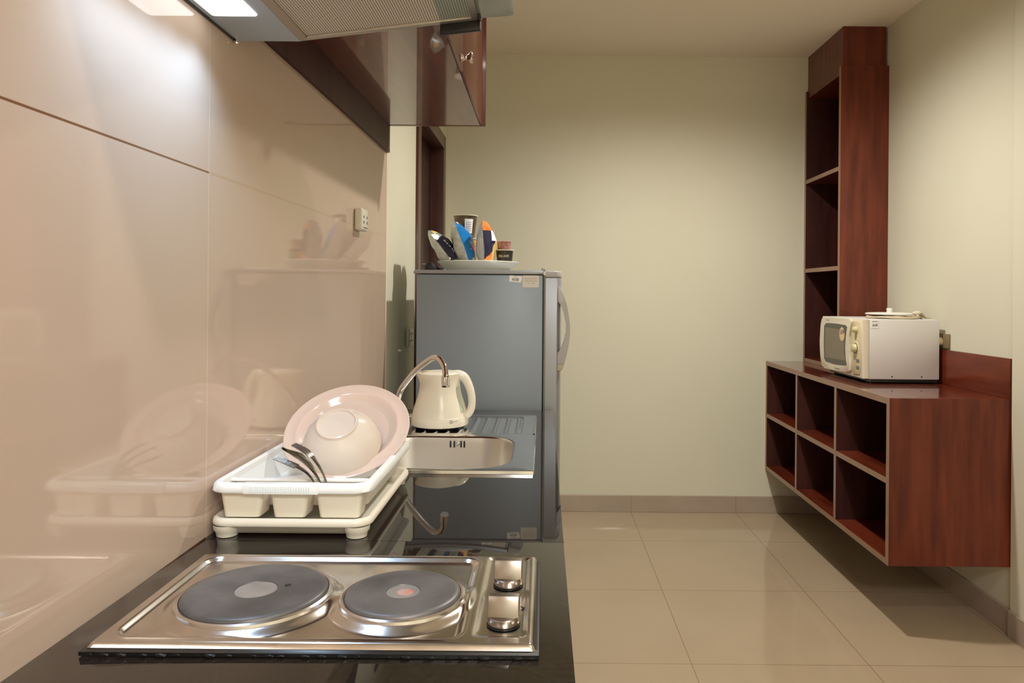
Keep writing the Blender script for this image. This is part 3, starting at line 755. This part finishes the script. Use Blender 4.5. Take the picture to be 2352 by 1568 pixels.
bm = bmesh.new(); slope_bar(bm, -.190, -.1170, HY1_+.0005, HY1_+.012, -.017, .010, .003); slope_bar(bm, -.1205, -.1150, HY1_-.03, HY1_, -.003, .010, .001)
obj('visor_slide', bm, M['black'], hood)
lp = rr(-.543, -.468, .875, 1.178, .006, 4)
bm = loft(bmesh.new(), [rz(lp, 1.7089), rz(rr(-.542, -.469, .876, 1.177, .006, 4), 1.7072)])
obj('lamp_cover', bm, M['lamp'], hood)['label'] = 'lit white lamp cover'
obj('wall_gap_strip', B(X0+.0002, X0+.0035, HY0_, HY1_-.004, 1.7060, 1.7089), M['black'], hood)  # dark strip standing in for the shaded gap between hood and wall
obj('screw', lathe(bmesh.new(), [(0, 1.699), (.003, 1.7), (.004, 1.7035), (.003, 1.709)], (-.5505, 1.288, 0), 12), M['chrome'], hood)

# ------------------------------------------------------------------ sockets and hook on the left wall
def socket(name, label, x, y0, y1, z0, z1, t, slots):
    o = thing(name, label, 'socket', (x, (y0+y1)/2, (z0+z1)/2))
    b = obj('box', B(x+.0002, x+t, y0, y1, z0, z1, min(t*.45, .006), 3), M['sockets'], o)
    bm = bmesh.new()
    for fy, fz, sy, sz in slots: box(bm, x+t-.001, x+t+.0004, y0+(y1-y0)*fy-sy, y0+(y1-y0)*fy+sy, z0+(z1-z0)*fz-sz, z0+(z1-z0)*fz+sz)
    obj('pin_holes', bm, M['hole'], b, 0)
    return o
socket('wall_socket', 'white raised wall socket on the beige tiles above the drainboard', XL+.006, 2.118, 2.192, 1.442, 1.508, .024, [(.3, .62, .004, .0035), (.3, .38, .004, .004), (.8, .62, .004, .0035), (.8, .38, .004, .004), (.55, .14, .022, .0012)])
socket('wall_socket', 'small cream wall socket in the gap left of the refrigerator', XL, 2.962, 3.056, 1.036, 1.112, .016, [(.3, .7, .007, .004), (.7, .7, .007, .004), (.3, .3, .007, .004), (.7, .3, .007, .004), (.5, .5, .003, .014)])
Mk = Matrix.Translation((XL, 2.816, 1.033)) @ Matrix.Rotation(PI/2, 4, 'Y')
tag(obj('wall_plug', lathe(bmesh.new(), [(.006, .0002), (.006, .004), (.004, .008), (.005, .012), (0, .013)], (0, 0, 0), 16, M=Mk), M['sockets']), 'tiny cream screw cap on the wall left of the refrigerator', 'screw cap')
o = thing('wall_socket', 'brown wall socket with a plug behind the microwave', 'socket', (XR, 3.16, 1.07))
b = obj('plate', B(XR-.012, XR-.0002, 3.115, 3.205, 1.037, 1.100, .003), M['old_socket'], o)
obj('plug', lathe(bmesh.new(), [(.018, 0), (.018, .022), (.012, .03), (0, .03)], (0, 0, 0), 20, M=Matrix.Translation((XR-.012, 3.17, 1.066)) @ Matrix.Rotation(-PI/2, 4, 'Y')), M['mw_panel'], o)

# ------------------------------------------------------------------ right-hand furniture
CX0, CX1, CY0, CY1, CZ0, CZ1 = 1.295, XR, 2.698, YB, .254, .880
sh = thing('cube_shelf', 'floating dark wood shelf unit with six open cubbies on the right wall', 'shelf unit', (1.52, 3.45, CZ0))
tk = .022
def shelf_board(name, a, m=None, edge=True):
    """board with a paler band on its front (-X) edge"""
    x0, x1, y0, y1, z0, z1 = a
    bm = bmesh.new(); box(bm, x0+.0012, x1, y0, y1, z0, z1); box(bm, x0, x0+.0012, y0, y1, z0, z1, mi=1)
    return obj(name, bm, [m or M['wood'], M['wood_edge']], sh, 0)
shelf_board('top_board', (CX0, CX1-.0005, CY0+tk+.0003, CY1-.0005, CZ1-.024, CZ1), M['lacquer'])
shelf_board('bottom_board', (CX0, CX1-.0005, CY0+tk+.0005, CY1-.0005, CZ0, CZ0+tk), M['wood_h'])
shelf_board('end_panel', (CX0, CX1-.0005, CY0, CY0+tk, CZ0, CZ1))
shelf_board('side_panel', (CX0, CX1-.0005, CY1-.0005-tk, CY1-.0005, CZ0+tk+.0003, CZ1-.0243), M['wood_shaded'])
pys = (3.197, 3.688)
for py in pys: shelf_board('partition', (CX0, CX1-.013, py-.011, py+.011, CZ0+tk+.0003, CZ1-.0243), M['wood_shaded'])
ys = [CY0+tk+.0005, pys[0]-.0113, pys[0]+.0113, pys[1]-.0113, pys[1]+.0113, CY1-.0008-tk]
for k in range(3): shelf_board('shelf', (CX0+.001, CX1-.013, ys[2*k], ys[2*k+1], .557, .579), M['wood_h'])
obj('back_panel', B(CX1-.012, CX1-.001, CY0+tk+.0006, CY1-.001-tk, CZ0+tk+.0005, CZ1-.0246), M['wood_shaded'], sh, 0)
tag(obj('splashboard', B(XR-.014, XR-.0003, 2.699, 3.689, CZ1+.0003, 1.031, .001), M['wood_h']), 'low dark wood board on the wall behind the microwave', 'splashboard')

TX, TYa, TYb = 1.510, 3.690, YB
tw = thing('bookcase', 'tall narrow dark wood bookcase standing on the shelf unit in the corner', 'bookcase', (1.63, 3.94, CZ1))
def tboard(name, a, m=None):
    x0, x1, y0, y1, z0, z1 = a
    bm = bmesh.new(); box(bm, x0+.0012, x1, y0, y1, z0, z1); box(bm, x0, x0+.0012, y0, y1, z0, z1, mi=1)
    return obj(name, bm, [m or M['wood'], M['wood_edge']], tw, 0)
tboard('side_panel', (TX, XR-.0005, TYa, TYa+.022, CZ1+.0005, 2.438))
tboard('side_panel', (TX, XR-.0005, TYb-.0225, TYb-.0005, CZ1+.0005, 2.438), M['wood_shaded'])
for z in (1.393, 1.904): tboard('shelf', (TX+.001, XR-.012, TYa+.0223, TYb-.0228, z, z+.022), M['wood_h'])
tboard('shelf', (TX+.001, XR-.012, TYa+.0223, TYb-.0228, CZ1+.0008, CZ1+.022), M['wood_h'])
obj('back_panel', B(XR-.011, XR-.001, TYa+.0224, TYb-.023, CZ1+.023, 2.397), M['wood_shaded'], tw, 0)
obj('head_board', B(TX+.010, XR-.0005, TYa+.0222, TYb-.023, 2.398, 2.438), M['wood'], tw, 0)
obj('top_box', B(TX+.016, XR-.012, TYa+.014, TYb-.0006, 2.4385, ZC-.0005, .001), M['wood'], tw, 0)

# ------------------------------------------------------------------ microwave
mw = thing('microwave', 'ivory microwave oven with a 608 sticker on the dark wood shelf unit', 'microwave', (1.56, 3.37, CZ1))
MY0, MY1, MZ0, MZ1 = 3.146, 3.600, .899, 1.160
obj('casing', B(1.4215, 1.727, MY0, MY1, MZ0, MZ1, .004), M['mw_white'], mw)
for x in (1.446, 1.70):
    for y in (MY0+.05, MY1-.05): obj('foot', lathe(bmesh.new(), [(0, CZ1+.0005), (.014, CZ1+.0005), (.016, .8995), (0, .8995)], (x, y, 0), 16), M['black'], mw)
bm = prism(bmesh.new(), [(MY0+.001, .902), (MY0+.001, 1.1585), (MY1-.002, 1.1595), (MY1+.004, 1.12), (MY1+.008, 1.03), (MY1+.003, .96), (MY1-.006, .903)], 'x', 1.391, 1.421, .003)
obj('front_frame', bm, M['mw_front'], mw)
dor = [(3.578, 1.157), (3.243, 1.157), (3.239, 1.146), (3.262, 1.085), (3.266, 1.035), (3.256, .975), (3.248, .917), (3.41, .910), (3.578, .906), (3.597, .973), (3.605, 1.034), (3.594, 1.117)]
def yz(pts, it=2):
    for _ in range(it):
        q = []
        for i in range(len(pts)):
            a, b_ = pts[i], pts[(i+1) % len(pts)]
            q += [(a[0]*.85+b_[0]*.15, a[1]*.85+b_[1]*.15), (a[0]*.15+b_[0]*.85, a[1]*.15+b_[1]*.85)]
        pts = q
    return pts
d = obj('door', prism(bmesh.new(), yz(dor), 'x', 1.380, 1.3912, .003), M['mw_front'], mw)
win = [(3.545, 1.128), (3.40, 1.131), (3.278, 1.127), (3.293, 1.079), (3.300, 1.028), (3.293, .972), (3.278, .945), (3.41, .938), (3.543, .943), (3.550, 1.035)]
wn = obj('window', prism(bmesh.new(), yz(win, 1), 'x', 1.3790, 1.3802, 0), M['mw_glass'], d, 0)
obj('window_mesh', prism(bmesh.new(), [(3.530, 1.108), (3.300, 1.105), (3.308, 1.04), (3.308, 1.0), (3.298, .966), (3.530, .963)], 'x', 1.3784, 1.3791, 0), M['mw_glass2'], wn, 0)
st = obj('window_sticker', lathe(bmesh.new(), [(0, .0006), (.032, .0006), (.032, 0)], (0, 0, 0), 28, M=Matrix.Translation((1.3783, 3.332, 1.085)) @ Matrix.Rotation(-PI/2, 4, 'Y'), sy=.9), M['tan'], wn, 0)
st['label'] = 'round tan and red sticker on the window'
obj('sticker_print', prism(bmesh.new(), [(3.356, 1.085), (3.345, 1.104), (3.326, 1.108), (3.318, 1.094), (3.335, 1.083)], 'x', 1.3772, 1.3778), M['ink_red'], st, 0)
obj('sticker_badge', prism(bmesh.new(), [(3.322, 1.092), (3.316, 1.110), (3.305, 1.102), (3.306, 1.088)], 'x', 1.3772, 1.3778), M['dark_label'], st, 0)
cp = obj('control_panel', prism(bmesh.new(), yz([(3.236, 1.150), (3.158, 1.148), (3.156, .920), (3.240, .913), (3.247, .975), (3.256, 1.035), (3.252, 1.085)], 1), 'x', 1.3865, 1.3912, .001), M['mw_panel'], mw)
obj('underside_shade', B(1.432, 1.722, MY0+.006, MY1-.004, .886, .8988), M['black'], mw)  # dark block added to stand in for the shadow under the oven
for ky, kz, r, lb_ in ((3.197, 1.112, .0135, 'small upper knob'), (3.203, 1.030, .0200, 'large lower knob')):
    Mk = Matrix.Translation((1.3866, ky, kz)) @ Matrix.Rotation(-PI/2, 4, 'Y')
    k_ = obj('knob', lathe(bmesh.new(), [(r*1.18, 0), (r*1.2, .002), (r*1.05, .003), (r, .004), (r*.85, .016), (r*.6, .0185), (0, .019)], (0, 0, 0), 28, M=Mk), M['mw_knob'], cp)
    k_['label'] = lb_
    obj('dial_ring', lathe(bmesh.new(), [(r*1.2, .0001), (r*1.45, .0001), (r*1.45, .0014), (r*1.2, .0014)], (0, 0, 0), 28, M=Mk), M['cream_light'] if r > .015 else M['mw_panel'], k_)
    if r > .015: obj('dial_recess', lathe(bmesh.new(), [(r*.95, .0042), (r*1.2, .0032), (r*1.22, .0018)], (0, 0, 0), 28, M=Mk), M['old_socket'], k_)
for z in (.976, .946): obj('label_strip', B(1.3855, 1.3864, 3.166, 3.196, z-.007, z+.007), M['dark_label'], cp, 0)
bm = bmesh.new()
for i in range(5): box(bm, 1.3796, 1.3801, 3.487+.008*i, 3.493+.008*i, 1.1415, 1.1455)
obj('model_print', bm, M['ink_grey'], d, 0); bm = bmesh.new()
for i in range(8): box(bm, 1.3796, 1.3801, 3.36+.0075*i, 3.3655+.0075*i, .917, .9235)
obj('door_print', bm, M['ink_grey'], d, 0)
s = obj('room_sticker', B(1.427, 1.4605, MY0-.0006, MY0+.0002, 1.121, 1.156), M['paper'], mw, 0); s['label'] = 'white sticker printed 608'
obj('room_number', text_bm('608', .0155, face_front(1.4445, MY0-.0008, 1.1345, .06), .0002), M['ink'], s, 0)
obj('sticker_line', B(1.432, 1.4565, MY0-.0010, MY0-.0006, 1.1500, 1.1522), M['dark_label'], s, 0)
for x in (1.521, 1.65): obj('screw', lathe(bmesh.new(), [(0, .0015), (.003, .001), (.0035, 0)], (0, 0, 0), 12, M=Matrix.Translation((x, MY0, .911)) @ Matrix.Rotation(PI/2, 4, 'X')), M['ink'], mw)

# lid and cable on top of it
Z = MZ1+.0005
ldt = thing('pot_lid', 'round white lid with a knob lying on top of the microwave', 'lid', (1.585, 3.30, Z))
obj('cover', lathe(bmesh.new(), [(0, .012), (.100, .012), (.1065, .0135), (.1065, .0165), (.10, .0205), (.06, .0225), (0, .0230)], (1.585, 3.30, Z+.005), 48), M['bulb'], ldt)
obj('knob', lathe(bmesh.new(), [(.013, .0225), (.012, .028), (.0135, .038), (.012, .042), (0, .0425)], (1.572, 3.28, Z+.005), 24), M['bulb'], ldt)
cb = thing('coiled_cable', 'coiled beige cable tied in a bundle under the white lid', 'cable', (1.60, 3.3, Z))
pts = []
for k in range(44):
    a = 2*PI*k/14.5; rx = .124+.012*math.sin(k*.9)-.0005*k; ry = .112+.008*math.cos(k*.7)
    pts.append((1.598+rx*math.cos(a), 3.292+ry*math.sin(a), Z+.0042+.0035*(k % 3 == 0)+.00005*k))
obj('coil', tube(bmesh.new(), pts, .0040, 8, 4), M['cable'], cb)
bm = bmesh.new()
for k in range(5):
    a = k*1.2
    tube(bm, [(1.640, 3.205, Z+.006), (1.648+.006*math.cos(a), 3.207, Z+.020+.004*math.sin(a)), (1.668+.006*math.sin(a), 3.21, Z+.030+.005*math.cos(a)), (1.690, 3.213+.004*k, Z+.020-.002*k), (1.706+.006*k, 3.23, Z+.005)], .0028, 7, 6)
obj('bundle', bm, M['cable'], cb)
obj('plug', prism(bmesh.new(), [(1.640, Z+.026), (1.648, Z+.034), (1.668, Z+.036), (1.678, Z+.030), (1.668, Z+.022), (1.648, Z+.021)], 'y', 3.200, 3.218, .003), M['mw_front'], cb)

# ------------------------------------------------------------------ lights: two ceiling downlights, hood lamp, added rear fill
def spot(name, loc, power, size, blend, col, rad, rot=(0, 0, 0)):
    l = bpy.data.lights.new(name, 'SPOT'); l.energy = power; l.spot_size = math.radians(size); l.spot_blend = blend
    l.color = col; l.shadow_soft_size = rad
    o = bpy.data.objects.new(name, l); C.objects.link(o); o.location = loc; o.rotation_euler = rot
    return o
WARM = (1.0, .955, .88)
spot('downlight', (.66, 2.84, 2.628), 124, 160, .8, WARM, .035)
spot('downlight', (.68, .42, 2.628), 38, 146, .45, WARM, .045)
ar = bpy.data.lights.new('added_rear_fill', 'AREA'); ar.shape = 'DISK'; ar.size = .9; ar.energy = 68; ar.color = (1, .985, .96)  # unseen fill light added behind the camera to lift the ambient level
ao = bpy.data.objects.new('added_rear_fill', ar); C.objects.link(ao); ao.location = (.6, -1.3, 2.60)
for y, e in ((.86, 2.8), (.93, 2.8), (1.0, 3.0), (1.07, 3.4), (1.14, 4.6)): spot('hood_bulb', (-.492, y, 1.706), e, 118, .8, (.42, .67, 1.0), .025)

w = bpy.data.worlds.new('World'); bpy.context.scene.world = w; w.use_nodes = True
w.node_tree.nodes['Background'].inputs[0].default_value = (.8, .75, .65, 1); w.node_tree.nodes['Background'].inputs[1].default_value = .3

# ------------------------------------------------------------------ camera
cam = bpy.data.cameras.new('camera'); co = bpy.data.objects.new('camera', cam); C.objects.link(co)
cam.sensor_width = 36; cam.lens = 36*1660/2352
cam.shift_x = -72/2352; cam.shift_y = -110/2352; cam.clip_start = .02
co.matrix_world = Matrix.Translation((0, 0, 1.26)) @ Matrix.Rotation(PI/2, 4, 'X') @ Matrix.Rotation(.0085, 4, 'Z')
sc = bpy.context.scene; sc.camera = co
sc.view_settings.view_transform = 'Standard'; sc.view_settings.look = 'None'
sc.view_settings.exposure = .12; sc.view_settings.gamma = 1; sc.view_settings.use_curve_mapping = False
sc.cycles.max_bounces = 12; sc.cycles.diffuse_bounces = 6; sc.cycles.glossy_bounces = 6; sc.cycles.transmission_bounces = 8
sc.cycles.use_denoising = True; sc.cycles.sample_clamp_indirect = 8
